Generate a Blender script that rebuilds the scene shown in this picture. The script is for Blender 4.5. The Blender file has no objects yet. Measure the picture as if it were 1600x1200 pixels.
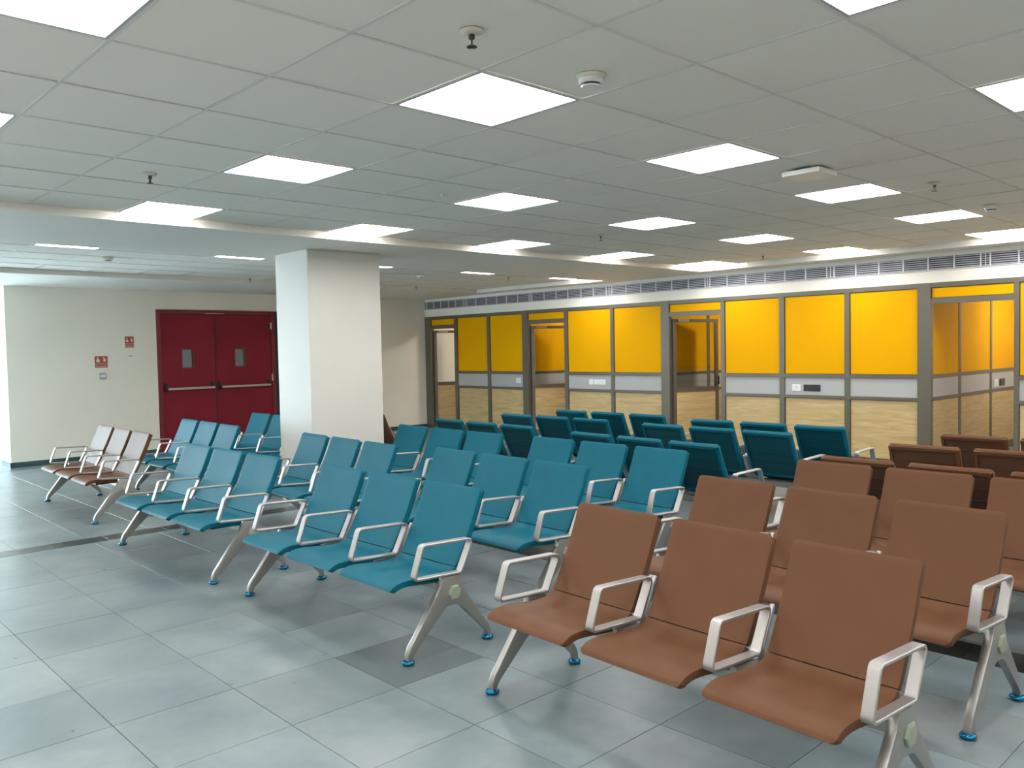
import bpy, bmesh, math, random
from mathutils import Vector, Matrix

random.seed(7)
SC = bpy.context.scene
COL = SC.collection

# ------------------------------------------------------------------ camera
CAM = Vector((-2.228, -2.4955, 1.55))
FPX, YAW, PITCH, ROLL = 1300.69, 0.8126, -0.0412, -0.0196
fwd = Vector((math.cos(PITCH)*math.cos(YAW), math.cos(PITCH)*math.sin(YAW), math.sin(PITCH)))
r0 = Vector((math.sin(YAW), -math.cos(YAW), 0))
u0 = r0.cross(fwd)
rgt = r0*math.cos(ROLL) + u0*math.sin(ROLL)
upv = u0*math.cos(ROLL) - r0*math.sin(ROLL)
cd = bpy.data.cameras.new('camera')
cd.sensor_fit = 'HORIZONTAL'; cd.sensor_width = 36.0; cd.lens = FPX/1600*36.0
cd.clip_start = 0.05; cd.clip_end = 200
cam = bpy.data.objects.new('camera', cd); COL.objects.link(cam)
m = Matrix.Identity(4)
for i in range(3):
    m[i][0] = rgt[i]; m[i][1] = upv[i]; m[i][2] = -fwd[i]; m[i][3] = CAM[i]
cam.matrix_world = m
SC.camera = cam

def px(p):
    d = Vector(p) - CAM; z = d.dot(fwd)
    if z < 0.2: return None
    return (800 + FPX*d.dot(rgt)/z, 600 - FPX*d.dot(upv)/z, z)

# ------------------------------------------------------------------ light
W = bpy.data.worlds.new('world'); SC.world = W; W.use_nodes = True
W.node_tree.nodes['Background'].inputs[0].default_value = (0.78, 0.92, 1.0, 1)
W.node_tree.nodes['Background'].inputs[1].default_value = 21.0
LAMP = 19.0                      # radiance of the ceiling panels
LAMP_COL = (1.0, 0.985, 0.965)
SC.view_settings.view_transform = 'Standard'
SC.view_settings.look = 'None'
SC.view_settings.gamma = 1.0
SC.view_settings.use_curve_mapping = False
SC.view_settings.exposure = 0.0

# ------------------------------------------------------------------ materials
def lin(c):
    return tuple((v/255/12.92 if v/255 <= .04045 else ((v/255+.055)/1.055)**2.4) for v in c)

def mat(name, rgb, rough=0.5, metal=0.0, noise=None, bump=0.0, spec=0.5, objcol=False, coat=0.0):
    """rgb = linear base colour; noise = (scale, amount[, stretch])"""
    M = bpy.data.materials.new(name); M.use_nodes = True
    nt = M.node_tree; b = nt.nodes['Principled BSDF']
    b.inputs['Roughness'].default_value = rough
    b.inputs['Metallic'].default_value = metal
    b.inputs['Specular IOR Level'].default_value = spec
    b.inputs['Coat Weight'].default_value = coat
    b.inputs['Base Color'].default_value = (*rgb, 1)
    out = None
    if noise:
        tc = nt.nodes.new('ShaderNodeTexCoord')
        mp = nt.nodes.new('ShaderNodeMapping')
        nt.links.new(tc.outputs['Object'], mp.inputs[0])
        if len(noise) > 2: mp.inputs['Scale'].default_value = noise[2]
        n = nt.nodes.new('ShaderNodeTexNoise'); n.inputs['Scale'].default_value = noise[0]
        n.inputs['Detail'].default_value = 4
        nt.links.new(mp.outputs[0], n.inputs['Vector'])
        mr = nt.nodes.new('ShaderNodeMapRange')
        mr.inputs[1].default_value = .3; mr.inputs[2].default_value = .7
        mr.inputs[3].default_value = 1-noise[1]; mr.inputs[4].default_value = 1+noise[1]
        nt.links.new(n.outputs['Fac'], mr.inputs[0])
        mx = nt.nodes.new('ShaderNodeVectorMath'); mx.operation = 'SCALE'
        mx.inputs[0].default_value = rgb
        nt.links.new(mr.outputs[0], mx.inputs['Scale'])
        out = mx.outputs[0]
        nt.links.new(out, b.inputs['Base Color'])
        if bump:
            bp = nt.nodes.new('ShaderNodeBump'); bp.inputs['Strength'].default_value = bump
            bp.inputs['Distance'].default_value = 0.002
            nt.links.new(n.outputs['Fac'], bp.inputs['Height'])
            nt.links.new(bp.outputs[0], b.inputs['Normal'])
    if objcol:
        oi = nt.nodes.new('ShaderNodeObjectInfo')
        mm = nt.nodes.new('ShaderNodeVectorMath'); mm.operation = 'MULTIPLY'
        if out: nt.links.new(out, mm.inputs[0])
        else: mm.inputs[0].default_value = rgb
        nt.links.new(oi.outputs['Color'], mm.inputs[1])
        nt.links.new(mm.outputs[0], b.inputs['Base Color'])
    return M

def emit(name, rgb, s):
    M = bpy.data.materials.new(name); M.use_nodes = True
    nt = M.node_tree; nt.nodes.clear()
    o = nt.nodes.new('ShaderNodeOutputMaterial'); e = nt.nodes.new('ShaderNodeEmission')
    e.inputs[0].default_value = (*rgb, 1); e.inputs[1].default_value = s
    nt.links.new(e.outputs[0], o.inputs[0]); return M

def glass(name, tint):
    M = bpy.data.materials.new(name); M.use_nodes = True
    nt = M.node_tree; nt.nodes.clear()
    o = nt.nodes.new('ShaderNodeOutputMaterial'); mx = nt.nodes.new('ShaderNodeMixShader')
    t = nt.nodes.new('ShaderNodeBsdfTransparent'); g = nt.nodes.new('ShaderNodeBsdfGlossy')
    f = nt.nodes.new('ShaderNodeFresnel'); f.inputs[0].default_value = 1.45
    t.inputs[0].default_value = (*tint, 1); g.inputs['Roughness'].default_value = 0.02
    nt.links.new(f.outputs[0], mx.inputs[0]); nt.links.new(t.outputs[0], mx.inputs[1]); nt.links.new(g.outputs[0], mx.inputs[2])
    nt.links.new(mx.outputs[0], o.inputs[0]); return M

def wood_mat():
    M = mat('light_oak_laminate', (0.47, 0.33, 0.18), rough=0.45, noise=(3.0, .12, (1.2, 1.2, 9.0)))
    nt = M.node_tree; b = nt.nodes['Principled BSDF']
    tc = nt.nodes.new('ShaderNodeTexCoord'); oi = nt.nodes.new('ShaderNodeObjectInfo')
    ad = nt.nodes.new('ShaderNodeVectorMath'); ad.operation = 'ADD'
    rs = nt.nodes.new('ShaderNodeVectorMath'); rs.operation = 'SCALE'
    rs.inputs[0].default_value = (7, 13, 5); nt.links.new(oi.outputs['Random'], rs.inputs['Scale'])
    nt.links.new(tc.outputs['Object'], ad.inputs[0]); nt.links.new(rs.outputs[0], ad.inputs[1])
    mp = nt.nodes.new('ShaderNodeMapping'); mp.inputs['Scale'].default_value = (1.0, 1.0, 11.0)
    nt.links.new(ad.outputs[0], mp.inputs[0])
    n = nt.nodes.new('ShaderNodeTexNoise'); n.inputs['Scale'].default_value = 2.2; n.inputs['Detail'].default_value = 6
    n.inputs['Distortion'].default_value = 1.1
    nt.links.new(mp.outputs[0], n.inputs['Vector'])
    cr = nt.nodes.new('ShaderNodeValToRGB')
    cr.color_ramp.elements[0].position = .32; cr.color_ramp.elements[0].color = (0.46, 0.32, 0.14, 1)
    cr.color_ramp.elements[1].position = .68; cr.color_ramp.elements[1].color = (0.62, 0.46, 0.225, 1)
    nt.links.new(n.outputs['Fac'], cr.inputs[0]); nt.links.new(cr.outputs[0], b.inputs['Base Color'])
    return M

def stone_mat():
    """grey-green split stone, tone of each slab from its object colour and island"""
    M = bpy.data.materials.new('grey_green_stone'); M.use_nodes = True
    nt = M.node_tree; b = nt.nodes['Principled BSDF']; b.inputs['Specular IOR Level'].default_value = .32; N = nt.nodes.new; Lk = nt.links.new
    geo = N('ShaderNodeNewGeometry'); oi = N('ShaderNodeObjectInfo')
    n1 = N('ShaderNodeTexNoise'); n1.inputs['Scale'].default_value = 1.6; n1.inputs['Detail'].default_value = 5; n1.inputs['Distortion'].default_value = .5
    n2 = N('ShaderNodeTexNoise'); n2.inputs['Scale'].default_value = 14; n2.inputs['Detail'].default_value = 6
    Lk(geo.outputs['Position'], n1.inputs['Vector']); Lk(geo.outputs['Position'], n2.inputs['Vector'])
    cr = N('ShaderNodeValToRGB')
    cr.color_ramp.elements[0].position = .3; cr.color_ramp.elements[0].color = (0.116, 0.155, 0.170, 1)
    cr.color_ramp.elements[1].position = .72; cr.color_ramp.elements[1].color = (0.218, 0.256, 0.264, 1)
    Lk(n1.outputs['Fac'], cr.inputs[0])
    mr = N('ShaderNodeMapRange'); mr.inputs[1].default_value = .3; mr.inputs[2].default_value = .7
    mr.inputs[3].default_value = .93; mr.inputs[4].default_value = 1.07
    Lk(n2.outputs['Fac'], mr.inputs[0])
    isl = N('ShaderNodeMapRange'); isl.inputs[3].default_value = .97; isl.inputs[4].default_value = 1.03
    Lk(geo.outputs['Random Per Island'], isl.inputs[0])
    m1 = N('ShaderNodeVectorMath'); m1.operation = 'SCALE'; Lk(cr.outputs[0], m1.inputs[0]); Lk(mr.outputs[0], m1.inputs['Scale'])
    m2 = N('ShaderNodeVectorMath'); m2.operation = 'SCALE'; Lk(m1.outputs[0], m2.inputs[0]); Lk(isl.outputs[0], m2.inputs['Scale'])
    m3 = N('ShaderNodeVectorMath'); m3.operation = 'MULTIPLY'; Lk(m2.outputs[0], m3.inputs[0]); Lk(oi.outputs['Color'], m3.inputs[1])
    Lk(m3.outputs[0], b.inputs['Base Color'])
    rr = N('ShaderNodeMapRange'); rr.inputs[3].default_value = .22; rr.inputs[4].default_value = .42
    Lk(n2.outputs['Fac'], rr.inputs[0]); Lk(rr.outputs[0], b.inputs['Roughness'])
    bp = N('ShaderNodeBump'); bp.inputs['Strength'].default_value = .04; bp.inputs['Distance'].default_value = .003
    Lk(n2.outputs['Fac'], bp.inputs['Height']); Lk(bp.outputs[0], b.inputs['Normal'])
    return M

MT = dict(
    wall=mat('cream_wall_paint', (0.87, 0.825, 0.735), .6, noise=(1.2, .03)),
    column=mat('white_column_paint', (0.62, 0.61, 0.565), .55, noise=(1.5, .03)),
    gypsum=mat('white_gypsum', (0.82, 0.79, 0.73), .7),
    tile=mat('mineral_fibre_tile', (0.84, 0.805, 0.735), .85, noise=(260, .03), bump=.15, objcol=True),
    tee=mat('painted_tee_bar', (0.70, 0.69, 0.66), .55),
    lampframe=mat('lamp_trim', (0.42, 0.42, 0.44), .5),
    lamp=emit('lit_diffuser', LAMP_COL, LAMP),
    roomlamp=emit('lit_room_diffuser', (1.0, 0.94, 0.84), 48.0),
    stone=stone_mat(),
    grout=mat('joint_cement', (0.13, 0.145, 0.145), .9),
    skirting=mat('dark_green_stone', (0.035, 0.075, 0.08), .3, noise=(6, .2)),
    bronze=mat('bronze_grey_aluminium', (0.145, 0.128, 0.098), .42, .35),
    bead=mat('dark_glazing_bead', (0.045, 0.035, 0.025), .5),
    yellow=mat('yellow_laminate', (0.79, 0.385, 0.0006), .55, noise=(1.0, .02), spec=.06),
    greypanel=mat('pale_grey_laminate', (0.43, 0.43, 0.42), .45),
    wood=wood_mat(),
    glass=glass('clear_glass', (.90, .92, .92)),
    winglass=glass('window_glass', (.93, .97, .98)),
    red=mat('dark_red_door_paint', (0.24, 0.018, 0.032), .45, noise=(1.5, .08), spec=.15),
    redframe=mat('dark_red_frame_paint', (0.19, 0.010, 0.018), .45),
    steel=mat('brushed_steel', (0.42, 0.41, 0.40), .35, .9),
    dark=mat('black_plastic', (0.012, 0.012, 0.014), .4),
    darktrim=mat('dark_green_trim', (0.02, 0.028, 0.026), .5),
    wire=mat('wired_glass', (0.20, 0.25, 0.28), .25),
    white=mat('white_plastic', (0.80, 0.80, 0.79), .35),
    cream=mat('ivory_plastic', (0.68, 0.66, 0.58), .4),
    alu=mat('satin_cast_aluminium', (0.43, 0.41, 0.40), .42, .8),
    leg=mat('cast_leg_aluminium', (0.36, 0.35, 0.33), .38, .8),
    blue=mat('blue_film_foot', (0.01, 0.16, 0.30), .15, .75),
    cap=mat('grey_green_cap', (0.26, 0.29, 0.22), .45),
    grillew=mat('white_grille', (0.70, 0.70, 0.72), .4),
    grilled=mat('grille_void', (0.05, 0.05, 0.06), .8),
    blade=mat('grey_grille_blade', (0.50, 0.50, 0.55), .4, .2),
    teal=mat('teal_polyurethane', (0.002, 0.106, 0.156), .5, noise=(5, .05), bump=.04, spec=.14),
    brown=mat('brown_polyurethane', (0.120, 0.053, 0.025), .5, noise=(5, .05), bump=.04, spec=.14),
    teal_back=mat('darker_teal_back', (0.001, 0.050, 0.070), .5, spec=.3),  # darker version of the seat hue, used on the inset rear panels
    brown_back=mat('darker_brown_back', (0.085, 0.040, 0.022), .5, spec=.3),
    signred=mat('sign_red', (0.42, 0.045, 0.045), .5),
    signpale=mat('luminous_sign_pale', (0.55, 0.68, 0.52), .5),
    brass=mat('dark_metal_sprinkler', (0.10, 0.09, 0.08), .35, .8),
)

# ------------------------------------------------------------------ mesh helpers
def link(name, me, parent=None, loc=(0, 0, 0), rot=(0, 0, 0), m=None):
    o = bpy.data.objects.new(name, me); COL.objects.link(o)
    o.location = loc; o.rotation_euler = rot
    if parent is not None: o.parent = parent
    if m is not None and me is not None and not me.materials: me.materials.append(m)
    return o

def mesh_of(bm, name, m, smooth=False):
    me = bpy.data.meshes.new(name); bmesh.ops.recalc_face_normals(bm, faces=bm.faces[:])
    if smooth:
        for f in bm.faces: f.smooth = True
    bm.to_mesh(me); bm.free(); me.materials.append(m); return me

def bm_box(bm, x0, x1, y0, y1, z0, z1):
    v = [bm.verts.new(p) for p in ((x0,y0,z0),(x1,y0,z0),(x1,y1,z0),(x0,y1,z0),(x0,y0,z1),(x1,y0,z1),(x1,y1,z1),(x0,y1,z1))]
    fs = [bm.faces.new([v[i] for i in q]) for q in ((0,3,2,1),(4,5,6,7),(0,1,5,4),(1,2,6,5),(2,3,7,6),(3,0,4,7))]
    return v, fs

_bc = {}
def box(name, x0, x1, y0, y1, z0, z1, m, parent=None, bevel=0.0):
    """one box as an object whose origin is its centre (mesh data shared between equal boxes)"""
    a, b, c = abs(x1-x0)/2, abs(y1-y0)/2, abs(z1-z0)/2
    k = (round(a, 4), round(b, 4), round(c, 4), m.name, bevel)
    if k not in _bc:
        bm = bmesh.new(); bm_box(bm, -a, a, -b, b, -c, c)
        if bevel: bmesh.ops.bevel(bm, geom=bm.edges[:], offset=bevel, segments=2, affect='EDGES', profile=.7)
        _bc[k] = mesh_of(bm, name, m)
    return link(name, _bc[k], parent, ((x0+x1)/2, (y0+y1)/2, (z0+z1)/2))

def multi(name, boxes, m, parent=None):
    bm = bmesh.new()
    for b in boxes: bm_box(bm, *b)
    return link(name, mesh_of(bm, name, m), parent)

def tag(o, label=None, cat=None, group=None, kind=None):
    if label: o['label'] = label
    if cat: o['category'] = cat
    if group: o['group'] = group
    if kind: o['kind'] = kind
    return o

def empty(name, loc=(0, 0, 0), rz=0.0):
    o = bpy.data.objects.new(name, None); COL.objects.link(o); o.empty_display_size = .1
    o.location = loc; o.rotation_euler = (0, 0, rz); return o

def sweep(bm, pts, sizes, n=10, power=2.0):
    """closed tube along pts in the x-z plane; sizes = (in-plane half, y half)"""
    P = [Vector(p) for p in pts]; rings = []
    for i, p in enumerate(P):
        t = (P[min(i+1, len(P)-1)] - P[max(i-1, 0)]).normalized()
        nrm = Vector((0, 1, 0)); s = t.cross(nrm).normalized()
        a, b = sizes[i]; ring = []
        for k in range(n):
            an = 2*math.pi*k/n + math.pi/n; c, q = math.cos(an), math.sin(an)
            e = 2/power
            c = math.copysign(abs(c)**e, c); q = math.copysign(abs(q)**e, q)
            ring.append(bm.verts.new(p + s*(a*c) + nrm*(b*q)))
        rings.append(ring)
    for i in range(len(rings)-1):
        for k in range(n):
            bm.faces.new((rings[i][k], rings[i][(k+1) % n], rings[i+1][(k+1) % n], rings[i+1][k]))
    bm.faces.new(rings[0]); bm.faces.new(list(reversed(rings[-1])))

def lathe(bm, prof, n=20, cx=0, cy=0, axis='Z'):
    rings = []
    for r, z in prof:
        ring = []
        for k in range(n):
            a = 2*math.pi*k/n
            if axis == 'Z': ring.append(bm.verts.new((cx+r*math.cos(a), cy+r*math.sin(a), z)))
            else: ring.append(bm.verts.new((cx+r*math.cos(a), z, cy+r*math.sin(a))))
        rings.append(ring)
    for i in range(len(rings)-1):
        for k in range(n):
            bm.faces.new((rings[i][k], rings[i][(k+1) % n], rings[i+1][(k+1) % n], rings[i+1][k]))
    bm.faces.new(rings[0]); bm.faces.new(rings[-1])

# ------------------------------------------------------------------ key sizes
HC = 2.6555      # tile ceiling
HB = 2.597       # dropped plasterboard band
XP = 8.18        # partition plane
YW = 11.02       # red door wall
XL = -3.9        # window wall
YR = -7.2        # wall behind the camera
YE = 13.0        # end wall of the window bay
XE, YF1 = 7.84, 4.22
YF2a, YF2b = 6.0, 9.03
XF0, YF0 = -3.6, -6.6

# ------------------------------------------------------------------ floor
floor = box('floor', XL-.3, 12.0, YR-.3, YE+.3, -.10, -.006, MT['grout']); tag(floor, 'grey green stone slab floor with thin joints', kind='structure')
fw = Vector(floor.location)
TX0, TXP, TY0, TYP = -.03, .535, .09, .545
SY0, SY1 = 4.975, 5.195          # dark strip across
SX0, SX1 = 2.105, 2.36           # black strip along the rows
cells = []
def col_y(y0, y1): return (y0, y1)
ys = []
k = -14
while True:
    y0 = TY0 + TYP*k; y1 = y0 + TYP; k += 1
    if y0 > YE: break
    ys.append((y0, y1))
rows_y = []
for y0, y1 in ys:
    if y1 <= SY0 + .02: rows_y.append((y0, min(y1, SY0)))
    elif y0 < SY0: rows_y.append((y0, SY0))
yy = SY1
while yy < YE: rows_y.append((yy, min(yy+TYP, YE))); yy += TYP
i = -8
xs_t = []
while TX0 + TXP*i < 2.0: xs_t.append((TX0+TXP*i, min(TX0+TXP*(i+1), SX0))); i += 1
xx = SX1
while xx < 11.9: xs_t.append((xx, xx+TXP)); xx += TXP
tiles = []
for x0, x1 in xs_t:
    for y0, y1 in rows_y:
        if y1 < YR or x1 < XL: continue
        p = px(((x0+x1)/2, (y0+y1)/2, 0))
        vis = p and -60 < p[0] < 1660 and -60 < p[1] < 1260
        if x0 > XP - .2: vis = False
        tiles.append(((p[2] if vis else 999), x0, x1, y0, y1))
tiles.sort()
G = .0013
_tc = {}
def slab_mesh(w, d, m):
    k = (round(w, 3), round(d, 3), m.name)
    if k not in _tc:
        bm = bmesh.new(); a, b = w/2, d/2
        # chamfered slab: top ring slightly smaller
        lo = [bm.verts.new(p) for p in ((-a,-b,-.009),(a,-b,-.009),(a,b,-.009),(-a,b,-.009))]
        mi = [bm.verts.new(p) for p in ((-a,-b,-.002),(a,-b,-.002),(a,b,-.002),(-a,b,-.002))]
        c = .0009
        to = [bm.verts.new(p) for p in ((-a+c,-b+c,0),(a-c,-b+c,0),(a-c,b-c,0),(-a+c,b-c,0))]
        for q in range(4):
            bm.faces.new((lo[q], lo[(q+1) % 4], mi[(q+1) % 4], mi[q])); bm.faces.new((mi[q], mi[(q+1) % 4], to[(q+1) % 4], to[q]))
        bm.faces.new(to)
        _tc[k] = mesh_of(bm, 'floor_tile', m)
    return _tc[k]
rest = []
for n, (dist, x0, x1, y0, y1) in enumerate(tiles):
    if n < 300 and dist < 900:
        o = link('floor_tile', slab_mesh(x1-x0-2*G, y1-y0-2*G, MT['stone']), floor, Vector(((x0+x1)/2, (y0+y1)/2, random.uniform(-.0006, .0006))) - fw)
        t = random.gauss(1, .055)
        if abs(x0-TX0) < .01 and abs(y0-.635) < .01: t = .62
        tint = random.uniform(-.025, .025)
        o.color = (t*(1+tint), t, t*(1-tint), 1)
    else: rest.append((x0+G-fw[0], x1-G-fw[0], y0+G-fw[1], y1-G-fw[1], -.009-fw[2], -fw[2]))
o = multi('floor_tiles', rest, MT['stone'], floor); tag(o, kind='stuff')
def border(u0, u1, v0, v1, alongx, tones):
    u = u0
    while u < u1:
        w = min(random.choice((.42, .5, .55, .6, .36)), u1-u); t = random.choice(tones)
        if w > .05:
            d = v1-v0-2*G
            me = slab_mesh(w-2*G, d, MT['stone']) if alongx else slab_mesh(d, w-2*G, MT['stone'])
            c = Vector((u+w/2, (v0+v1)/2, 0)) if alongx else Vector(((v0+v1)/2, u+w/2, 0))
            o = link('border_slab', me, floor, c - fw); o.color = (t, t, t*.98, 1)
        u += w
border(XL, SX0, SY0, SY1, True, (.12, .15, .2, .16, .36, .12, .14))
border(SX0, XP, SY0, SY1, True, (.26, .32, .4, .34))
border(YR, SY0, SX0, SX1, False, (.07, .10, .08))
border(SY1, YW, SX0, SX1, False, (.10, .14, .12))

# ------------------------------------------------------------------ ceiling
bm = bmesh.new()
for b in ((XL, XP+.02, YF1, YF2a, HB, 2.72), (XL, XP+.02, YF2b, YE, HB, 2.72),
          (XE, XP+.02, YR, YF1, HB, 2.72), (XE, XP+.02, YF2a, YF2b, HB, 2.72),
          (XL, XF0, YR, YF1, HB, 2.72), (XL, XF0, YF2a, YF2b, HB, 2.72),
          (XF0, XE, YR, YF0, HB, 2.72), (XL, 12.0, YR, YE, 2.74, 2.80)):
    bm_box(bm, *b)
ceiling = link('ceiling', mesh_of(bm, 'ceiling', MT['gypsum']))
tag(ceiling, 'white suspended tile ceiling with dropped plasterboard bands', kind='structure')

LIGHTS = []
for p in (-6, -3, 0, 3, 6, 9, 12):
    for q in (-9, -6, -3, 0, 3, 6): LIGHTS.append((p*.6, q*.6, 1))
for p in (-3, 0, 3, 6, 9, 12):
    for q in (10.05, 13.95): LIGHTS.append((p*.6, q*.6, 2))
litcells = {(round(a, 2), round(b, 2)) for a, b, c in LIGHTS}

bm = bmesh.new(); bm_box(bm, -.2935, .2935, -.2935, .2935, 0, .012)
tile_me = mesh_of(bm, 'ceiling_tile', MT['tile'])
rest = []; cand = []
for p in range(-6, 13+1):
    for q in range(-11, 7):
        x0, y0 = p*.6, q*.6; x1 = min(x0+.6, XE)
        if x1-x0 < .1 or (round(x0, 2), round(y0, 2)) in litcells: continue
        c = px((x0+.3, y0+.3, HC))
        vis = c and -120 < c[0] < 1720 and -120 < c[1] < 1300 and x1-x0 > .5
        cand.append((c[2] if vis else 999, x0, x1, y0))
cand.sort()
for n, (d, x0, x1, y0) in enumerate(cand):
    if d < 900 and n < 290:
        o = link('ceiling_tile', tile_me, ceiling, (x0+.3, y0+.3, HC+.003+random.uniform(0, .001)))
        t = random.gauss(1, .012); o.color = (t, t, t, 1)
    else: rest.append((x0+.006, x1-.006, y0+.006, y0+.594, HC+.003, HC+.015))
# second field beyond the band
f2y = [10.05*.6 + .6*i for i in range(0, 5)]
for p in range(-6, 14):
    for y0 in f2y:
        x0 = p*.6; x1 = min(x0+.6, XE)
        if x1-x0 < .1 or (round(x0, 2), round(y0, 2)) in litcells: continue
        rest.append((x0+.006, x1-.006, y0+.006, min(y0+.594, YF2b), HC+.003, HC+.015))
o = multi('ceiling_tiles', rest, MT['tile'], ceiling); tag(o, kind='stuff')
TB = .0075
for p in range(-6, 14):
    box('tee_bar', p*.6-TB, p*.6+TB, YF0, YF1, HC, HC+.0028, MT['tee'], ceiling)
for q in range(-11, 8):
    box('tee_bar', XF0, XE, q*.6-TB, q*.6+TB, HC, HC+.0028, MT['tee'], ceiling)
for p in range(-6, 14):
    box('tee_bar', p*.6-TB, p*.6+TB, YF2a, YF2b, HC, HC+.0028, MT['tee'], ceiling)
for y0 in f2y + [f2y[-1]+.6]:
    box('tee_bar', XF0, XE, y0-TB, min(y0+TB, YF2b), HC, HC+.0028, MT['tee'], ceiling)

# ------------------------------------------------------------------ walls
def wall_part(name, boxes, m, label):
    o = multi(name, boxes, m); tag(o, label, kind='structure'); return o
wall_back = wall_part('wall_back', [(.70, 2.80, YW, YW+.5, 0, HB), (4.93, 12.0, YW, YW+.5, 0, 2.74), (2.80, 4.93, YW, YW+.5, 2.305, HB),
                                    (2.80, 4.93, YW+.12, YW+.5, 0, 2.305)], MT['wall'], 'cream painted wall around the red double doors')
box('plaster_return', .70, .78, YW+.5, YE, 0, HB, MT['wall'], wall_back)
b = multi('baseboard_back', [(.69, 2.80, YW-.012, YW, 0, .075), (.688, .70, YW-.012, YW+.5, 0, .075), (4.93, XP, YW-.012, YW, 0, .075)], MT['skirting'])
tag(b, 'dark green stone skirting along the cream wall', kind='structure')
wall_part('wall_rear', [(XL, 12.0, YR-.2, YR, 0, HB)], MT['wall'], 'cream wall behind the camera')
# window wall on the left, outside the frame
WZ0, WZ1 = .06, 2.5
wins = [(9.4, 10.9), (11.1, 12.7)]
bx = [(XL-.25, XL, YR, YE, 0, WZ0), (XL-.25, XL, YR, YE, WZ1, 2.74)]
e = YR
for a, c in wins: bx.append((XL-.25, XL, e, a, WZ0, WZ1)); e = c
bx.append((XL-.25, XL, e, YE, WZ0, WZ1))
wall_part('wall_left', bx, MT['wall'], 'cream wall with a row of windows')
wall_part('wall_end', [(XL-.25, -3.4, YE, YE+.25, 0, 2.74), (.4, 12.0, YE, YE+.25, 0, 2.74), (-3.4, .4, YE, YE+.25, 0, .1), (-3.4, .4, YE, YE+.25, 2.4, 2.74)], MT['wall'], 'cream end wall of the window bay')
wn = 1
def window(axis, a, c, z0, z1):
    global wn
    w = empty('window_%d' % wn, (XL-.12, (a+c)/2, z0) if axis == 'Y' else ((a+c)/2, YE+.12, z0)); wn += 1
    tag(w, 'aluminium framed window looking out to daylight', kind='structure')
    L, H = (c-a)/2, z1-z0
    def part(n, u0, u1, v0, v1, t, m):
        if axis == 'Y': box(n, -t, t, u0, u1, v0, v1, m, w)
        else: box(n, u0, u1, -t, t, v0, v1, m, w)
    for u in (-L, 0, L): part('frame_bar', u-.03 if u > -L else u, u+.03 if u < L else u, 0, H, .03, MT['alu'])
    part('frame_bar', -L, L, 0, .06, .031, MT['alu']); part('frame_bar', -L, L, H-.06, H, .031, MT['alu'])
    part('pane', -L+.03, -.03, .06, H-.06, .004, MT['winglass']); part('pane', .03, L-.03, .06, H-.06, .004, MT['winglass'])
for a, c in wins: window('Y', a, c, WZ0, WZ1)
window('X', -3.4, .4, .1, 2.4)

# square column in the dropped band
col = box('column', 2.05, 2.915, 4.96, 5.62, 0, HB-.0005, MT['column'], bevel=.008)
tag(col, 'white square column standing among the teal benches', kind='structure')

# ------------------------------------------------------------------ partition with yellow panels
wall_right = wall_part('wall_right', [(XP, XP+.12, YR, YW, 2.242, HB)], MT['wall'], 'bronze framed partition of yellow, grey and wood panels')
Z = dict(bot=.10, wt=.835, rb=.835, rt=.875, gb=.875, gt=1.105, r2b=1.105, r2t=1.15, yb=1.15, yt=2.187, top=2.242, tb=2.06, bb=1.995)
FD0, FD1 = XP-.012, XP+.055          # frame depth
def fr(name, y0, y1, z0, z1, d0=FD0, d1=FD1, m=None): return box(name, d0, d1, y0, y1, z0, z1, m or MT['bronze'], wall_right)
def panel_set(y0, y1, par=None, yellow=True):
    g = .004
    for nm, z0, z1, m in (('yellow_panel', Z['yb'], Z['yt'], 'yellow'), ('grey_panel', Z['gb'], Z['gt'], 'greypanel'), ('wood_panel', Z['bot'], Z['wt'], 'wood')):
        box(nm, XP+.008, XP+.022, y0, y1, z0, z1, MT[m], wall_right)
        if nm != 'grey_panel':
            # dark bead round the pane
            b = .007
            multi('glazing_bead', [(XP+.001, XP+.009, y0, y0+b, z0, z1), (XP+.001, XP+.009, y1-b, y1, z0, z1), (XP+.001, XP+.009, y0+b, y1-b, z1-b, z1), (XP+.001, XP+.009, y0+b, y1-b, z0, z0+b)], MT['bead'], wall_right)
    fr('rail', y0, y1, Z['r2b'], Z['r2t']); fr('rail', y0, y1, Z['rb'], Z['rt']); fr('rail', y0, y1, 0, Z['bot']); fr('rail', y0, y1, Z['yt'], Z['top'])
def over_door(y0, y1):
    box('transom_panel', XP+.008, XP+.022, y0, y1, Z['tb'], Z['yt'], MT['yellow'], wall_right)
    b = .007
    multi('glazing_bead', [(XP+.001, XP+.009, y0, y0+b, Z['tb'], Z['yt']), (XP+.001, XP+.009, y1-b, y1, Z['tb'], Z['yt']), (XP+.001, XP+.009, y0+b, y1-b, Z['yt']-b, Z['yt']), (XP+.001, XP+.009, y0+b, y1-b, Z['tb'], Z['tb']+b)], MT['bead'], wall_right)
    fr('rail', y0, y1, Z['bb'], Z['tb']); fr('rail', y0, y1, Z['yt'], Z['top'])
POSTS = [(10.832, YW), (8.045, 8.192), (5.008, 5.16), (1.253, 1.406), (-2.51, -2.36)]
MULL = [(10.015, 10.103), (9.065, 9.145), (7.096, 7.172), (6.092, 6.159), (4.05, 4.113), (3.131, 3.203), (2.234, 2.301), (.328, .378), (-.61, -.54), (-1.51, -1.44)]
PAN = [(9.145, 10.015), (8.192, 9.065), (6.159, 7.096), (5.16, 6.092), (3.203, 4.05), (2.301, 3.131), (1.406, 2.234), (-.54, .328), (-1.44, -.61), (-2.36, -1.51)]
DOORS = [(10.103, 10.832), (7.172, 8.045), (4.113, 5.008), (.378, 1.253)]
for a, c in POSTS: fr('post', a, c, 0, Z['top'], XP-.018, XP+.06)
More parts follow.
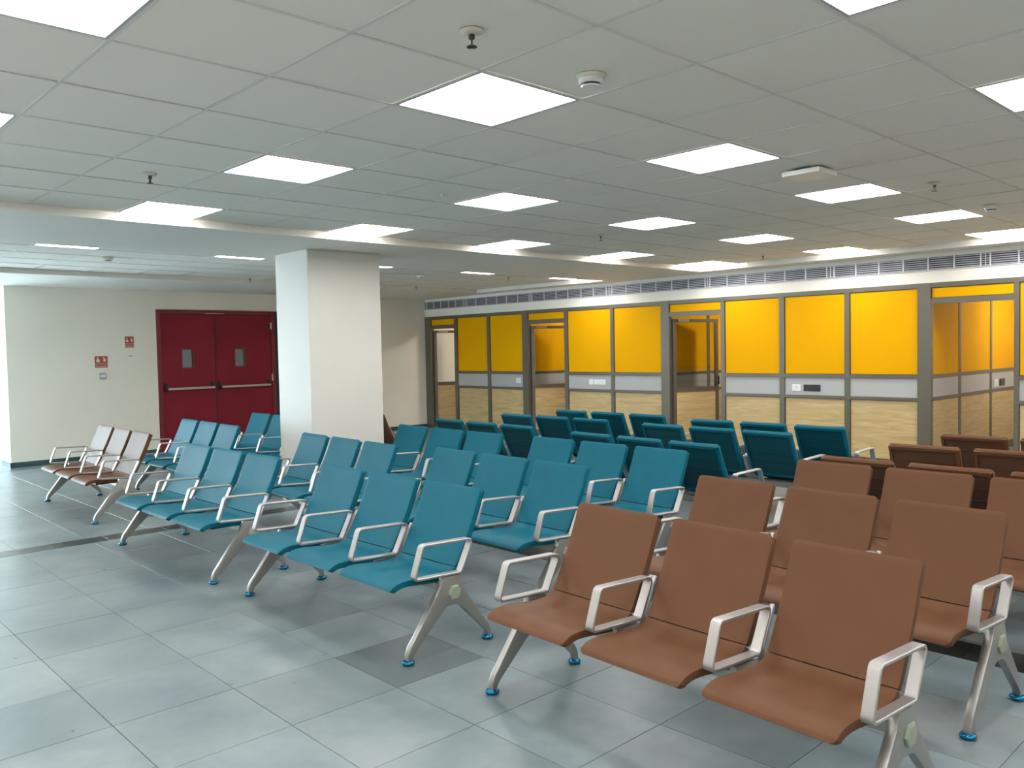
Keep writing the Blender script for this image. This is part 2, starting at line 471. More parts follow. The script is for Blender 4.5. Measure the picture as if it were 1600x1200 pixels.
for a, c in MULL: fr('mullion', a, c, 0, Z['top'])
for a, c in PAN: panel_set(a, c)
for a, c in DOORS: over_door(a, c)
multi('plain_return', [(XP, XP+.1, YR, -2.51, 0, 2.242)], MT['wall'], wall_right)

# glass doors of the cabins (hinged on the far side, standing open inwards)
dn = 1
def cabin_door(y0, y1, ajar, label):
    """leaf in local coords: hinge at origin, leaf extends towards -y"""
    global dn
    w = y1-y0-.03; d = empty('door_%d' % dn, (XP+.05, y1-.015, 0), ajar); dn += 1
    tag(d, label, kind='structure')
    H = 1.965; s = .055; t = .02
    box('stile', -t, t, -s, 0, .02, H, MT['bronze'], d); box('stile', -t, t, -w, -w+s, .02, H, MT['bronze'], d)
    box('door_rail', -t, t, -w+s, -s, H-.05, H, MT['bronze'], d); box('door_rail', -t, t, -w+s, -s, .86, .925, MT['bronze'], d)
    box('door_rail', -t, t, -w+s, -s, .02, .12, MT['bronze'], d)
    box('glass_pane', -.004, .004, -w+s, -s, .925, H-.05, MT['glass'], d)
    box('wood_panel', -.009, .009, -w+s, -s, .12, .86, MT['wood'], d)
    h = multi('handle', [(-.062, -.048, -w+.02, -w+.034, .95, 1.08), (-.05, -t, -w+.02, -w+.034, .965, .979), (-.05, -t, -w+.02, -w+.034, 1.052, 1.066)], MT['dark'], d)
    box('door_closer', -.05, -t, -.28, -.08, H-.045, H-.005, MT['steel'], d)
cabin_door(*DOORS[0], 1.12, 'bronze framed glass door swung inwards next to the cream corner')
cabin_door(*DOORS[1], 1.10, 'bronze framed glass door swung inwards, middle of three')
cabin_door(*DOORS[2], 1.27, 'bronze framed glass door swung wide inwards, nearest of three')

# cabins behind: cross partitions, rear wall, ceilings
XB = 11.76
cab = wall_part('wall_cabin', [(XB, XB+.1, YR, YW, 0, 2.74)], MT['wall'], 'cream rear wall inside the cabins')
def cross(yc, n0=3):
    """double sided cross partition at y = yc, running in +x from the front frame"""
    th = .03
    ends = (XP+.06, 9.33, 10.54, XB)
    for i in range(n0):
        x0, x1 = ends[i], ends[i+1]
        for sg in (-1, 1):
            for nm, z0, z1, mm in (('yellow_panel', Z['yb'], 2.45, 'yellow'), ('grey_panel', Z['gb'], Z['gt'], 'greypanel'), ('wood_panel', Z['bot'], Z['wt'], 'wood')):
                box(nm, x0, x1-.08, yc+sg*.012, yc+sg*.024, z0, z1, MT[mm], cab)
        box('mullion', x1-.08, x1, yc-th, yc+th, 0, 2.5, MT['bronze'], cab)
        for z0, z1 in ((Z['r2b'], Z['r2t']), (Z['rb'], Z['rt']), (0, Z['bot']), (2.45, 2.5)):
            box('rail', x0, x1-.08, yc-th, yc+th, z0, z1, MT['bronze'], cab)
    box('header', XP+.12, XB, yc-.03, yc+.03, 2.5, 2.74, MT['wall'], cab)
for yc in (8.12, 5.084, 1.33, -2.43): cross(yc)
for yc0, yc1 in ((8.15, YW), (5.12, 8.09), (1.36, 5.05), (-2.4, 1.30)):
    box('cabin_ceiling', XP+.12, XB, yc0, yc1, 2.62, 2.66, MT['gypsum'], cab)

# ------------------------------------------------------------------ air grille
divs_px = [667.5,678.4,689.4,701.3,712.7,724.4,730,744.4,760.4,776.7,792.3,809.7,827.6,832,851,869.6,888,908.6,928,948,957,979,1002,1025.6,1050.4,1076.4,1102.5,1110,1137,1166,1196.5,1227,1259.5,1292.6,1304,1338,1374,1412,1450.8,1491.4,1533,1548,1592.7]
def y_on_partition(xp, yp):
    d = fwd + rgt*((xp-800)/FPX) - upv*((yp-600)/FPX)
    return CAM[1] + d[1]*(XP-CAM[0])/d[0]
gz0, gz1 = 2.386, 2.547
divs = [y_on_partition(x, 480-(x-660)*.075) for x in divs_px]
extra = divs[-1]
while extra > -6.5: extra -= .385; divs.append(extra)
joints = [YW-.005, (divs[5]+divs[6])/2, (divs[12]+divs[13])/2, (divs[19]+divs[20])/2, (divs[26]+divs[27])/2, (divs[33]+divs[34])/2, (divs[40]+divs[41])/2, -2.6, -6.5]
glab = ['beside the cream corner', 'second from the cream corner', 'third from the cream corner', 'over the middle glass door', 'over the nearest glass door', 'above the middle yellow panels', 'above the open doorway', 'past the open doorway', 'far right beyond the frame']
for gi in range(len(joints)-1):
    y1, y0 = joints[gi], joints[gi+1]
    g = empty('air_grille', (XP, (y0+y1)/2, gz0)); oy = (y0+y1)/2
    tag(g, 'long slatted air grille under the ceiling, ' + glab[gi], 'grille', 'slatted air grilles over the partition')
    hh = gz1-gz0; L = (y1-y0)/2
    box('backing', -.004, -.001, -L, L, 0, hh, MT['grilled'], g)
    multi('grille_frame', [(-.018, -.004, -L, L, 0, .008), (-.018, -.004, -L, L, hh-.008, hh), (-.018, -.004, -L, -L+.003, .008, hh-.008), (-.018, -.004, L-.003, L, .008, hh-.008)], MT['grillew'], g)
    nb = 6
    s = multi('blades', [(-.014, -.0045, -L+.007, L-.007, .008+(hh-.016)*(k+.5)/nb-.0042, .008+(hh-.016)*(k+.5)/nb+.0042) for k in range(nb)], MT['blade'], g)
    tag(s, kind='stuff')
    for y in divs:
        if y0+.012 < y < y1-.012: box('divider', -.019, -.0045, y-oy-.006, y-oy+.006, .008, hh-.008, MT['grillew'], g)

# ------------------------------------------------------------------ red double door
rd = empty('door_%d' % dn, (3.78, YW, 0)); tag(rd, 'dark red double fire doors with push bars', kind='structure')
ox = 3.78
multi('door_frame', [(2.805-ox, 2.862-ox, -.02, .10, 0, 2.30), (4.765-ox, 4.835-ox, -.02, .10, 0, 2.30), (2.862-ox, 4.765-ox, -.02, .10, 2.235, 2.30)], MT['redframe'], rd)
box('dark_strip', 4.836-ox, 4.926-ox, -.012, .10, 0, 2.30, MT['darktrim'], rd)  # dark green-black strip right of the door frame
def leaf(x0, x1, vx):
    lf = empty('door_leaf', ((x0+x1)/2-ox, .02, 0)); lf.parent = rd; w = (x1-x0)/2; c = vx-(x0+x1)/2
    a, b2, z0, z1 = c-.085, c+.085, 1.36, 1.655
    multi('leaf_panel', [(-w, a, -.022, .022, .01, 2.23), (b2, w, -.022, .022, .01, 2.23), (a, b2, -.022, .022, .01, z0), (a, b2, -.022, .022, z1, 2.23)], MT['red'], lf)
    multi('vision_frame', [(a-.022, a+.004, -.032, -.0222, z0-.022, z1+.022), (b2-.004, b2+.022, -.032, -.0222, z0-.022, z1+.022), (a+.004, b2-.004, -.032, -.0222, z1-.004, z1+.022), (a+.004, b2-.004, -.032, -.0222, z0-.022, z0+.004)], MT['redframe'], lf)
    box('vision_pane', a, b2, -.004, .004, z0, z1, MT['wire'], lf)
    # push bar
    bm = bmesh.new()
    for sx in (-w+.055, w-.06):
        bm_box(bm, sx-.022, sx+.022, -.055, -.0222, .985, 1.12)
        bm_box(bm, sx-.014, sx+.014, -.118, -.05, 1.0, 1.05)
    bk = link('bar_bracket', mesh_of(bm, 'bar_bracket', MT['dark']), lf)
    bm = bmesh.new()
    bm_box(bm, -w+.055, w-.06, -.128, -.096, 1.008, 1.042)
    bmesh.ops.bevel(bm, geom=bm.edges[:], offset=.008, segments=2, affect='EDGES')
    link('push_bar', mesh_of(bm, 'push_bar', MT['steel']), lf)
leaf(2.866, 3.752, 3.28); leaf(3.758, 4.762, 4.182)
box('meeting_strip', 3.749-ox, 3.761-ox, -.012, -.0035, .01, 2.23, MT['darktrim'], rd)
box('head_plate', 3.60-ox, 3.92-ox, -.03, -.02, 2.243, 2.252, MT['steel'], rd)
for zz in (2.05, 1.15, .25): box('hinge', 4.745-ox, 4.775-ox, -.034, -.02, zz-.06, zz+.06, MT['steel'], rd)

# ------------------------------------------------------------------ ceiling lights
bm = bmesh.new()
a, b2 = .2915, .2795
for q in ((-a, a, b2, a), (-a, a, -a, -b2), (-a, -b2, -b2, b2), (b2, a, -b2, b2)): bm_box(bm, *q, 0, .02)
lf_me = mesh_of(bm, 'light_frame', MT['lampframe'])
bm = bmesh.new(); bm_box(bm, -.279, .279, -.279, .279, .004, .012); ld_me = mesh_of(bm, 'diffuser', MT['lamp'])
side = {-6: 'window side', -3: 'left side', 0: 'left of centre', 3: 'centre', 6: 'right of centre', 9: 'far right', 12: 'partition side'}
colw = {-9: 'ninth', -6: 'sixth', -3: 'third'}
LL = {(0, 0): 'large square panel light in the middle at the top of the view', (0, 3): 'square panel light left of centre, behind the sprinkler',
      (0, 6): 'square panel light at the ceiling edge above the red doors', (3, 6): 'square panel light at the ceiling edge above the column',
      (6, 6): 'square panel light at the ceiling edge right of the column', (9, 6): 'square panel light at the ceiling edge, third right of the column',
      (12, 6): 'square panel light in the inner ceiling corner by the grille', (3, 3): 'square panel light in the centre of the view, over the column bench',
      (6, 3): 'square panel light right of the central one, in its row', (9, 3): 'square panel light third in the row right of the central one',
      (12, 3): 'square panel light at the grille side ceiling edge, above the middle yellow panels', (3, 0): 'large square panel light left of the flat access point',
      (6, 0): 'square panel light just beyond the flat access point', (9, 0): 'square panel light beyond the round detector on the right',
      (12, 0): 'square panel light at the grille side edge, cut by the right frame', (-3, 0): 'big square panel light cut by the top left corner',
      (-3, 3): 'square panel light cut by the left edge of the view', (0, -3): 'square panel light cut by the top edge, right of the detector',
      (3, -3): 'square panel light cut by the right edge of the view'}
for x0, y0, fld in LIGHTS:
    t = empty('ceiling_light', (x0+.3, y0+.3, HC+.0))
    p, q = round(x0/.6), round(y0/.6)
    link('light_frame', lf_me, t); link('diffuser', ld_me, t)
    c = px((x0+.3, y0+.3, HC))
    if fld == 1:
        lb = LL.get((p, q)); grp = 'square panel lights in the near ceiling field'
        if not lb: lb = 'square panel light out of view overhead'; grp = 'panel lights out of view'
    else:
        near = y0 < 7
        nm = {0: 'above the washed out bench', 3: 'above the red doors', 6: 'behind the column', 9: 'just right of the column', 12: 'by the grille', -3: 'left outside the view'}[p]
        lb = ('thin looking panel light half hidden by the dropped band, ' if near else 'distant panel light along the far ceiling edge, ') + nm
        grp = 'panel lights in the far ceiling field'
    tag(t, lb, 'light', grp)
# cabin lights
for i, yc in enumerate((9.6, 6.9, 3.6, .3)):
    t = empty('cabin_light', ((9.6, 9.5, 9.5, 10.7)[i], yc, 2.60))
    tag(t, 'flush panel light inside the cabin, ' + ('by the cream corner', 'behind the middle glass door', 'behind the nearest glass door', 'behind the open doorway')[i], 'light', 'panel lights inside the cabins')
    link('light_frame', lf_me, t)
    bm = bmesh.new(); bm_box(bm, -.279, .279, -.279, .279, .004, .012); link('diffuser', mesh_of(bm, 'diffuser', MT['roomlamp']), t)

# ------------------------------------------------------------------ sprinklers, detectors, access point
bm = bmesh.new(); lathe(bm, [(.042, 0), (.040, -.006), (.020, -.010)], 20); es_me = mesh_of(bm, 'escutcheon', MT['cream'], True)
bm = bmesh.new()
lathe(bm, [(.011, -.008), (.011, -.022), (.008, -.024)], 12)
bm_box(bm, -.011, -.008, -.002, .002, -.048, -.022); bm_box(bm, .008, .011, -.002, .002, -.048, -.022)
lathe(bm, [(.003, -.022), (.003, -.048)], 8); lathe(bm, [(.018, -.048), (.019, -.051), (.004, -.053)], 14)
sp_me = mesh_of(bm, 'sprinkler_head', MT['brass'])
for x, y, lb in ((-.298, -.289, 'largest dark sprinkler head, above the big central panel light'), (-.301, 2.693, 'dark sprinkler head on the left, beside the left panel light'),
                 (3.97, -.283, 'dark sprinkler head on the right, beyond the access point'), (4.06, 2.84, 'small dark sprinkler head below the centre right panel lights'),
                 (7.106, 2.83, 'small dark sprinkler head near the grille side ceiling edge'), (3.31, 8.92-.15, 'tiny sprinkler head above the red doors, left of the column'),
                 (6.29, 8.80, 'tiny sprinkler head just right of the column'), (6.445, 6.69, 'tiny sprinkler head near the far ceiling edge by the grille')):
    t = tag(empty('sprinkler', (x, y, HC)), lb, 'sprinkler', 'ceiling sprinklers')
    link('escutcheon', es_me, t); link('sprinkler_head', sp_me, t, (0, 0, -.006), (0, 0, .8))
bm = bmesh.new(); lathe(bm, [(.058, 0), (.058, -.012), (.052, -.014)], 24); sb_me = mesh_of(bm, 'detector_base', MT['cream'])
bm = bmesh.new(); lathe(bm, [(.050, -.014), (.050, -.030), (.044, -.034)], 24); sc_me = mesh_of(bm, 'detector_body', MT['white'])
bm = bmesh.new(); lathe(bm, [(.036, -.034), (.036, -.042)], 24); sv_me = mesh_of(bm, 'detector_vent', MT['dark'])
bm = bmesh.new(); lathe(bm, [(.040, -.042), (.038, -.048), (.020, -.051)], 24); sd_me = mesh_of(bm, 'detector_cap', MT['white'])
for x, y, lb in ((.379, -.243, 'round white smoke detector at the top centre'), (5.38, -.222, 'round white smoke detector on the right of the ceiling'),
                 (.904, 7.26, 'small white smoke detector above the cream wall at left'), (5.174, 7.206, 'small white smoke detector right of the column')):
    t = tag(empty('smoke_detector', (x, y, HC)), lb, 'smoke detector', 'smoke detectors')
    link('detector_base', sb_me, t); link('detector_body', sc_me, t); link('detector_vent', sv_me, t); link('detector_cap', sd_me, t)
t = tag(empty('access_point', (2.83, .06, HC)), 'flat white square wireless access point under the ceiling', 'access point')
box('mounting_plate', -.07, .07, -.07, .07, -.014, 0, MT['dark'], t)
box('access_point_body', -.125, .125, -.125, .125, -.046, -.014, MT['white'], t, bevel=.010)
t = tag(empty('ceiling_indicator', (1.526, 2.128, HC)), 'tiny pair of white indicator studs left of the central panel light', 'indicator')
for s in (-.018, .018):
    bm = bmesh.new(); lathe(bm, [(.010, 0), (.009, -.012), (.004, -.016)], 12, s, 0); link('stud', mesh_of(bm, 'stud', MT['white']), t)

# ------------------------------------------------------------------ wall things
def rect(x0, x1, z0, z1, y0, y1): return (x0, x1, y0, y1, z0, z1)
def fire_sign(x0, x1, z0, z1, label):
    w, hgt = x1-x0, z1-z0
    t = tag(empty('fire_sign', ((x0+x1)/2, YW, z0)), label, 'sign', 'red fire signs on the cream wall')
    a = w/2
    box('sign_plate', -a, a, -.004, -.0005, 0, hgt, MT['signred'], t)
    multi('text_line', [(-a+.004, a-.004, -.0048, -.0041, hgt*.30, hgt*.345), (-a+.004, a-.004, -.0048, -.0041, hgt*.10, hgt*.145)], MT['signpale'], t)
    bm = bmesh.new(); lathe(bm, [(w*.15, -.0048), (w*.15, -.0041)], 16, -a*.5, hgt*.60, 'Y'); bm_box(bm, -a*.62, -a*.45, -.0048, -.0041, hgt*.72, hgt*.9)
    link('pictogram', mesh_of(bm, 'pictogram', MT['signpale']), t)
    bm = bmesh.new(); bm_box(bm, a*.32, a*.72, -.0048, -.0041, hgt*.52, hgt*.78); bm_box(bm, a*.36, a*.5, -.0048, -.0041, hgt*.78, hgt*.9)
    link('pictogram', mesh_of(bm, 'pictogram', MT['signpale']), t)
fire_sign(1.868, 2.052, 1.40, 1.575, 'red fire alarm sign above the small call point box')
fire_sign(2.318, 2.448, 1.70, 1.872, 'smaller, higher red fire sign nearer the red doors')
t = tag(empty('call_point', (1.968, YW, 1.226)), 'small grey call point box under the lower fire sign', 'call point')
box('call_point_box', -.046, .046, -.035, -.0005, 0, .092, MT['lampframe'], t, bevel=.008)
box('call_point_face', -.034, .034, -.038, -.0345, .03, .062, MT['white'], t)
t = tag(empty('wall_hook', (2.385, YW, 1.56)), 'tiny grey bracket under the higher fire sign', 'bracket')
multi('hook_arm', [(-.022, .022, -.012, -.0005, 0, .018), (.008, .022, -.03, -.012, .004, .016)], MT['steel'], t)

def plate(name, y0, y1, z0, z1, label, cat, m, kind):
    t = tag(empty(name, (XP+.008, (y0+y1)/2, z0)), label, cat)
    w = (y1-y0)/2; hh = z1-z0
    box('plate', -.010, -.0003, -w, w, 0, hh, m, t, bevel=.002)
    if kind == 'socket':
        multi('socket_hole', [(-.0112, -.0101, -.006, .006, hh*.62, hh*.72), (-.0112, -.0101, -.020, -.011, hh*.34, hh*.44), (-.0112, -.0101, .011, .020, hh*.34, hh*.44)], MT['dark'], t)
        box('switch_rocker', -.0125, -.0101, w*.55, w*.85, hh*.3, hh*.7, MT['white'], t)
    elif kind == 'rockers':
        n = max(1, int((y1-y0)/.06))
        for i in range(n):
            yy = -w+.012+(2*w-.024)*(i+.5)/n; ww = (w-.014)/n*.9
            box('switch_rocker', -.0135, -.0101, yy-ww, yy+ww, hh*.2, hh*.8, MT['white'], t)
    else:
        box('module', -.0125, -.0101, -w+.012, w-.012, hh*.16, hh*.84, MT['dark'], t)
plate('power_socket', 2.905, 3.025, .925, 1.015, 'white power socket beside the black plate on the grey panel', 'socket', MT['white'], 'socket')
plate('data_plate', 2.632, 2.862, .925, 1.013, 'black blank data plate on the grey panel', 'plate', MT['dark'], 'black')
plate('switch_plate', 6.545, 6.635, .95, 1.038, 'small white switch plate left of the wide one', 'switch', MT['white'], 'rockers')
plate('wide_switch_plate', 6.284, 6.528, .952, 1.034, 'wide white multi switch plate between the glass doors', 'switch', MT['white'], 'rockers')
plate('power_socket', 8.262, 8.385, .945, 1.04, 'white socket near the post left of the middle glass door', 'socket', MT['white'], 'socket')
# plates on the cross partition seen through the open doorway
t = tag(empty('power_socket', (10.70, 1.306, .905)), 'white socket on the cross partition inside the open doorway', 'socket')
box('plate', -.085, .085, -.010, -.0003, 0, .10, MT['white'], t, bevel=.002)
multi('socket_hole', [(-.006, .006, -.0112, -.0101, .052, .061), (-.02, -.011, -.0112, -.0101, .028, .037), (.011, .02, -.0112, -.0101, .028, .037)], MT['dark'], t)
t = tag(empty('data_plate', (10.98, 1.306, .905)), 'black plate inside the open doorway beside the white socket', 'plate')
box('plate', -.11, .11, -.010, -.0003, 0, .10, MT['dark'], t, bevel=.002)
box('module', -.095, .095, -.0125, -.0101, .015, .085, MT['dark'], t)

# ------------------------------------------------------------------ benches
XO = .27                     # bench origin sits this far behind the front feet
def catmull(pts, n):
    P = [Vector((p[0], 0, p[1])) for p in pts]; P = [P[0]*2-P[1]] + P + [P[-1]*2-P[-2]]
    out = []
    for i in range(1, len(P)-2):
        for k in range(n):
            t = k/n; a, b, c, d = P[i-1:i+3]
            out.append(.5*((2*b)+(c-a)*t+(2*a-5*b+4*c-d)*t*t+(3*b-a-3*c+d)*t**3))
    out.append(P[-2]); return out
def shell(prof, hw, th, r_start, r_end, dish=0.0, m=None, name='shell', bev=.006):
    """slab following prof (x,z) with rounded outline corners; th = thickness behind the surface"""
    C = catmull(prof, 3); L = [0]
    for i in range(1, len(C)): L.append(L[-1]+(C[i]-C[i-1]).length)
    T = L[-1]
    def at(s):
        s = min(max(s, 0), T)
        for i in range(1, len(L)):
            if s <= L[i]: f = (s-L[i-1])/(L[i]-L[i-1]); return C[i-1].lerp(C[i], f)
        return C[-1]
    S = []
    for d in (0, .08, .25, .5, .75, 1): S.append(d*r_start)
    n = 14
    for i in range(1, n): S.append(r_start+(T-r_start-r_end)*i/n)
    for d in (1, .75, .5, .25, .08, 0): S.append(T-d*r_end)
    U = [-1, -.9, -.6, -.2, .2, .6, .9, 1]
    bm = bmesh.new(); top = []; bot = []
    for s in S:
        p = at(s); q = at(s+.004)-at(s-.004); q.normalize()
        nrm = Vector((-q.z, 0, q.x))               # towards the sitter
        ins = 0
        if s < r_start: ins = r_start-math.sqrt(max(0, r_start**2-(r_start-s)**2))
        if T-s < r_end: ins = r_end-math.sqrt(max(0, r_end**2-(r_end-(T-s))**2))
        w = hw-ins; a = []; b = []
        for u in U:
            o = p-nrm*(dish*(1-u*u))
            a.append(bm.verts.new((o.x, u*w, o.z)))
            o2 = p-nrm*th
            b.append(bm.verts.new((o2.x, u*w, o2.z)))
        top.append(a); bot.append(b)
    R_, K = len(S), len(U)
    for i in range(R_-1):
        for k in range(K-1):
            bm.faces.new((top[i][k], top[i][k+1], top[i+1][k+1], top[i+1][k]))
            bm.faces.new((bot[i][k+1], bot[i][k], bot[i+1][k], bot[i+1][k+1]))
        bm.faces.new((top[i][0], top[i+1][0], bot[i+1][0], bot[i][0])); bm.faces.new((top[i+1][K-1], top[i][K-1], bot[i][K-1], bot[i+1][K-1]))
    for k in range(K-1):
        bm.faces.new((top[0][k+1], top[0][k], bot[0][k], bot[0][k+1])); bm.faces.new((top[-1][k], top[-1][k+1], bot[-1][k+1], bot[-1][k]))
    bmesh.ops.recalc_face_normals(bm, faces=bm.faces[:])
    es = [e for e in bm.edges if len(e.link_faces) == 2 and e.calc_face_angle(0) > math.radians(55)]
    bmesh.ops.bevel(bm, geom=es, offset=bev, segments=2, affect='EDGES', profile=.6, clamp_overlap=True)
    for v in bm.verts: v.co.x -= XO
    return mesh_of(bm, name, m, True), C

SEATP = [(-.060,.366),(-.050,.382),(-.030,.394),(.005,.402),(.05,.404),(.11,.399),(.18,.392),(.25,.388),(.30,.390),(.332,.400),(.350,.415)]
BACKP = [(.3515,.4175),(.372,.448),(.397,.492),(.428,.550),(.458,.610),(.484,.668),(.506,.720),(.524,.764),(.536,.792),(.546,.805)]
HW = .241; PITCHY = .57; LEGY = .855
MESH = {}
for cname in ('teal', 'brown'):
    mm = MT[cname]
    s_me, _ = shell(SEATP, HW, .030, .022, .004, .006, mm, 'seat', .005)
    b_me, Cb = shell(BACKP, HW, .025, .004, .026, .004, mm, 'backrest', .007)
    # rear rim and ribs of the backrest
    bm = bmesh.new(); Cn = []
    for i, p in enumerate(Cb):
        q = (Cb[min(i+1, len(Cb)-1)]-Cb[max(i-1, 0)]).normalized(); nrm = Vector((-q.z, 0, q.x)); Cn.append((p, q, nrm))
    def strip_box(i0, i1, ya, yb, d0, d1):
        prev = None
        for i in range(i0, i1+1):
            p, q, nrm = Cn[i]; a = p-nrm*d0; b = p-nrm*d1
            ring = [bm.verts.new((a.x-XO, ya, a.z)), bm.verts.new((a.x-XO, yb, a.z)), bm.verts.new((b.x-XO, yb, b.z)), bm.verts.new((b.x-XO, ya, b.z))]
            if prev:
                for k in range(4): bm.faces.new((prev[k], prev[(k+1) % 4], ring[(k+1) % 4], ring[k]))
            else: bm.faces.new(ring)
            prev = ring
        bm.faces.new(prev)
    nC = len(Cb)-1
    strip_box(1, nC-3, -HW+.005, -HW+.024, .0245, .038); strip_box(1, nC-3, HW-.024, HW-.005, .0245, .038)
    def cross_bar(s0, s1, ya, yb, d0, d1):
        p0, q0, n0 = Cn[s0]; a0 = p0; a1 = p0+q0*(s1)
        v = []
        for p in (a0, a1):
            for d in (d0, d1):
                for y in (ya, yb): v.append(bm.verts.new(((p-n0*d).x-XO, y, (p-n0*d).z)))
        for q in ((0,1,3,2), (4,6,7,5), (0,4,5,1), (2,3,7,6), (0,2,6,4), (1,5,7,3)): bm.faces.new([v[i] for i in q])
    cross_bar(nC-5, .024, -HW+.005, HW-.005, .0245, .038)
    rim = mesh_of(bm, 'rear_rim', mm)
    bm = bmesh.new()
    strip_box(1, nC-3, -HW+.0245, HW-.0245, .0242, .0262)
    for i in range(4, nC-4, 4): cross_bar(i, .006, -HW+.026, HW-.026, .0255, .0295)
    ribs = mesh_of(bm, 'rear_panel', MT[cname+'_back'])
    MESH[cname] = (s_me, b_me, rim, ribs)

# armrest: closed flat loop
def arm_mesh():
    cor = [(.096, .584), (.436, .570), (.346, .394), (.034, .408)]
    rad = [.030, .034, .030, .026]
    pts = []
    n = len(cor)
    for i in range(n):
        P = Vector(cor[i]); A = (Vector(cor[i-1])-P).normalized(); B = (Vector(cor[(i+1) % n])-P).normalized()
        ang = A.angle(B); d = rad[i]/math.tan(ang/2)
        d = min(d, .05); p0 = P+A*d; p1 = P+B*d
        for k in range(7):
            t = k/6; pts.append((1-t)**2*p0+2*t*(1-t)*P+t*t*p1)
    N = len(pts); cen = Vector((.23, .49))
    bm = bmesh.new(); rings = []
    hw, th, c = .0215, .013, .003
    for i, p in enumerate(pts):
        t = (pts[(i+1) % N]-pts[i-1]).normalized(); nr = Vector((-t.y, t.x))
        if nr.dot(p-cen) < 0: nr = -nr
        ring = []
        for (dn_, y) in ((0, -hw+c), (0, hw-c), (-c, hw), (-th+c, hw), (-th, hw-c), (-th, -hw+c), (-th+c, -hw), (-c, -hw)):
            q = p+nr*dn_; ring.append(bm.verts.new((q.x-XO, y, q.y)))
        rings.append(ring)
    for i in range(N):
        for k in range(8):
            bm.faces.new((rings[i][k], rings[i][(k+1) % 8], rings[(i+1) % N][(k+1) % 8], rings[(i+1) % N][k]))
    return mesh_of(bm, 'armrest', MT['alu'], True)
ARM = arm_mesh()
try: ARM.set_sharp_from_angle(angle=math.radians(40))
except Exception: pass
OUT = [(.225,.397),(.335,.391),(.362,.305),(.452,.184),(.527,.088),(.541,.058),(.542,.019),(.520,.019),(.516,.045),(.498,.064),(.335,.228),(.315,.238),(.258,.242),(.238,.236),
       (.160,.166),(.088,.101),(.032,.050),(.015,.019),(-.007,.019),(-.008,.048),(.008,.085),(.036,.120),(.108,.216),(.181,.312),(.205,.345)]
bm = bmesh.new()
fa = [bm.verts.new((x-XO, -.018, z)) for x, z in OUT]; fb = [bm.verts.new((x-XO, .018, z)) for x, z in OUT]
bm.faces.new(fa); bm.faces.new(list(reversed(fb)))
for i in range(len(OUT)):
    j = (i+1) % len(OUT); bm.faces.new((fa[j], fa[i], fb[i], fb[j]))
bmesh.ops.recalc_face_normals(bm, faces=bm.faces[:])
es = [e for e in bm.edges if abs(e.verts[0].co.y-e.verts[1].co.y) < 1e-5]
bmesh.ops.bevel(bm, geom=es, offset=.0065, segments=2, affect='EDGES', profile=.6)
bm_box(bm, .212-XO, .226-XO, -.020, .020, .340, .344)
LEG = mesh_of(bm, 'leg', MT['leg'], True)
try: LEG.set_sharp_from_angle(angle=math.radians(38))
except Exception: pass
bm = bmesh.new(); lathe(bm, [(.014, .024), (.027, .020), (.0325, .012), (.030, .004), (.022, 0)], 20); FOOT = mesh_of(bm, 'foot', MT['blue'], True)
bm = bmesh.new(); lathe(bm, [(.041, -.0182), (.041, -.026), (.033, -.029)], 6, .294-XO, .306, 'Y'); CAP = mesh_of(bm, 'hub_cap', MT['cap'])
bm = bmesh.new(); lathe(bm, [(.041, .0182), (.041, .026), (.033, .029)], 6, .294-XO, .306, 'Y'); CAP2 = mesh_of(bm, 'hub_cap', MT['cap'])
bm = bmesh.new(); bm_box(bm, .262-XO, .385-XO, -LEGY+.02, LEGY-.02, .298, .344); bmesh.ops.bevel(bm, geom=bm.edges[:], offset=.006, segments=2, affect='EDGES')
BEAM = mesh_of(bm, 'beam', MT['leg'])
bm = bmesh.new(); bm_box(bm, .20-XO, .345-XO, -.013, .013, .335, .386); BRK = mesh_of(bm, 'arm_bracket', MT['leg'])
bm = bmesh.new(); bm_box(bm, .06-XO, .335-XO, -.15, .15, .343, .3565); SPL = mesh_of(bm, 'seat_plate', MT['dark'])

bm = bmesh.new()
sweep(bm, [(.372-XO, 0, .330), (.392-XO, 0, .420), (.440-XO, 0, .520), (.458-XO, 0, .550), (.462-XO, 0, .560)], [(.010, .016), (.010, .014), (.009, .013), (.008, .012), (.006, .009)], 8, 3.0)
SUP = mesh_of(bm, 'back_support', MT['alu'], True)
def bench(color, cx, cy, theta, rear, label, group):
    t = empty('waiting_bench', (cx, cy, 0), (math.pi if rear else 0) - theta)
    tag(t, label, 'bench', group)
    s, b, rim, ribs = MESH[color]
    for k in (-1, 0, 1):
        y = k*PITCHY
        link('seat', s, t, (0, y, 0)); link('seat_plate', SPL, t, (0, y, 0))
        bo = link('backrest', b, t, (0, y, 0))
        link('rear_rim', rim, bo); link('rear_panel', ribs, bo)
    for k in (-1.5, -.5, .5, 1.5):
        link('armrest', ARM, t, (0, k*PITCHY, 0)); 
        if abs(k) < 1: link('arm_bracket', BRK, t, (0, k*PITCHY, 0)); link('back_support', SUP, t, (0, k*PITCHY, 0))
    link('beam', BEAM, t)
    for k in (-1, 1):
        lg = link('leg', LEG, t, (0, k*LEGY, 0))
        link('foot', FOOT, lg, (.004-XO, 0, 0)); link('foot', FOOT, lg, (.531-XO, 0, 0))
        link('hub_cap', CAP if k < 0 else CAP2, lg)
    return t

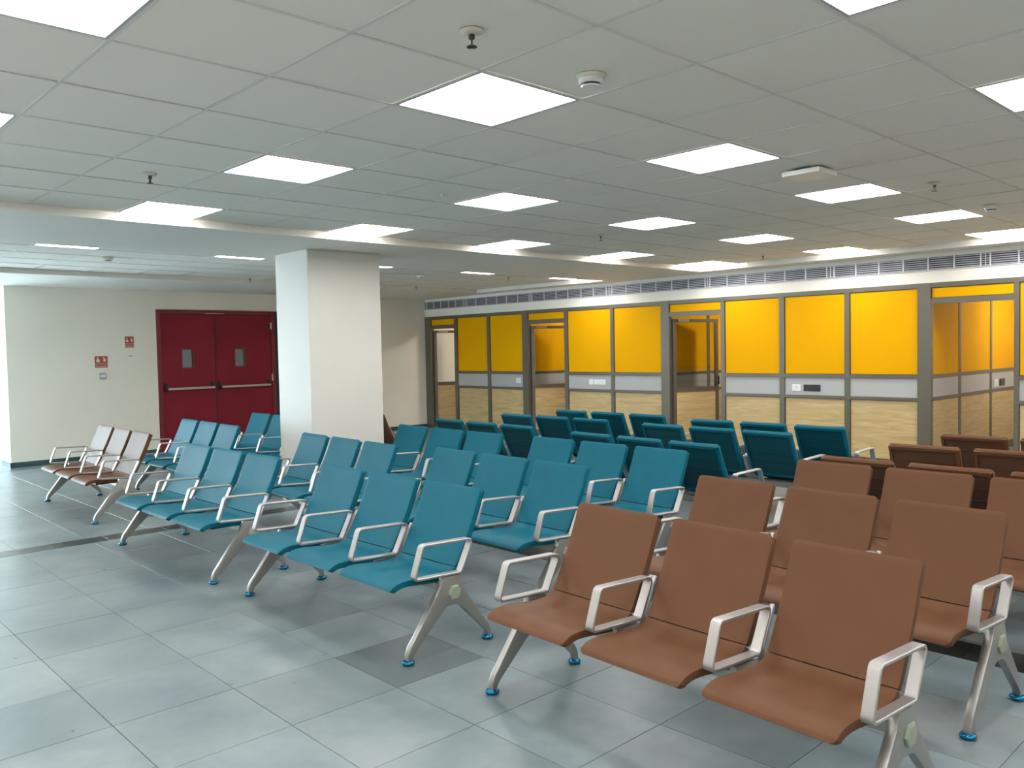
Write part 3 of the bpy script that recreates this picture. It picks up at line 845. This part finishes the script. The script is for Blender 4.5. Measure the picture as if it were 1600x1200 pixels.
GT, GB = 'teal three-seat waiting benches', 'brown three-seat waiting benches'
bench('brown', .465, -.593, .040, False, 'brown three-seat bench nearest the camera, front row at right', GB)
bench('teal', .440, 1.682, .0, False, 'teal three-seat bench nearest the camera, front row beside the brown bench', GT)
bench('teal', .385, 3.835, -.012, False, 'teal three-seat bench in the front row, second left of the brown bench', GT)
bench('brown', .520, 6.655, .022, False, 'brown three-seat bench with pale glare on its backs, far left end of front row', GB)
bench('brown', 1.545, -.545, .050, False, 'brown three-seat bench in the second row, directly behind the nearest one', GB)
bench('teal', 1.480, 1.815, .040, False, 'teal three-seat bench in the second row, behind the nearest teal one', GT)
bench('teal', 1.435, 3.810, .050, False, 'teal three-seat bench just in front of the column', GT)
bench('teal', 1.450, 6.670, .035, False, 'teal three-seat bench left of the column before the red doors', GT)
bench('brown', 2.520, -.668, .020, False, 'brown three-seat bench in the third row facing the camera', GB)
bench('teal', 2.510, 1.770, .040, False, 'teal three-seat bench in the third row, next to the brown benches', GT)
bench('teal', 2.525, 3.740, .030, False, 'teal three-seat bench right beside the column, third row', GT)
bench('teal', 2.455, 6.830, .0, False, 'teal three-seat bench partly hidden by the left side of the column', GT)
bench('brown', 3.350, -.700, .030, True, 'brown bench turned away, back to back with the third row', GB)
bench('teal', 3.540, 1.765, .080, True, 'teal bench turned away, back to back with the third row', GT)
bench('teal', 3.780, 4.020, .060, True, 'teal bench turned away, behind the bench beside the column', GT)
bench('brown', 3.850, 6.720, .0, True, 'dark brown bench mostly hidden by the right side of the column', GB)
bench('brown', 4.345, -.740, -.050, True, 'brown bench turned away, middle of the three at the open doorway', GB)
bench('teal', 4.605, 1.770, .040, True, 'teal bench turned away, middle row before the yellow panels', GT)
bench('teal', 4.720, 3.920, .0, True, 'teal bench turned away, middle row before the middle glass door', GT)
bench('brown', 5.190, -.810, .0, True, 'brown bench turned away, farthest row at the open doorway', GB)
bench('teal', 5.286, 1.650, .0, True, 'teal bench turned away, farthest row before the nearest yellow panels', GT)
bench('teal', 5.500, 3.770, .0, True, 'teal bench turned away, farthest row before the glass doors', GT)
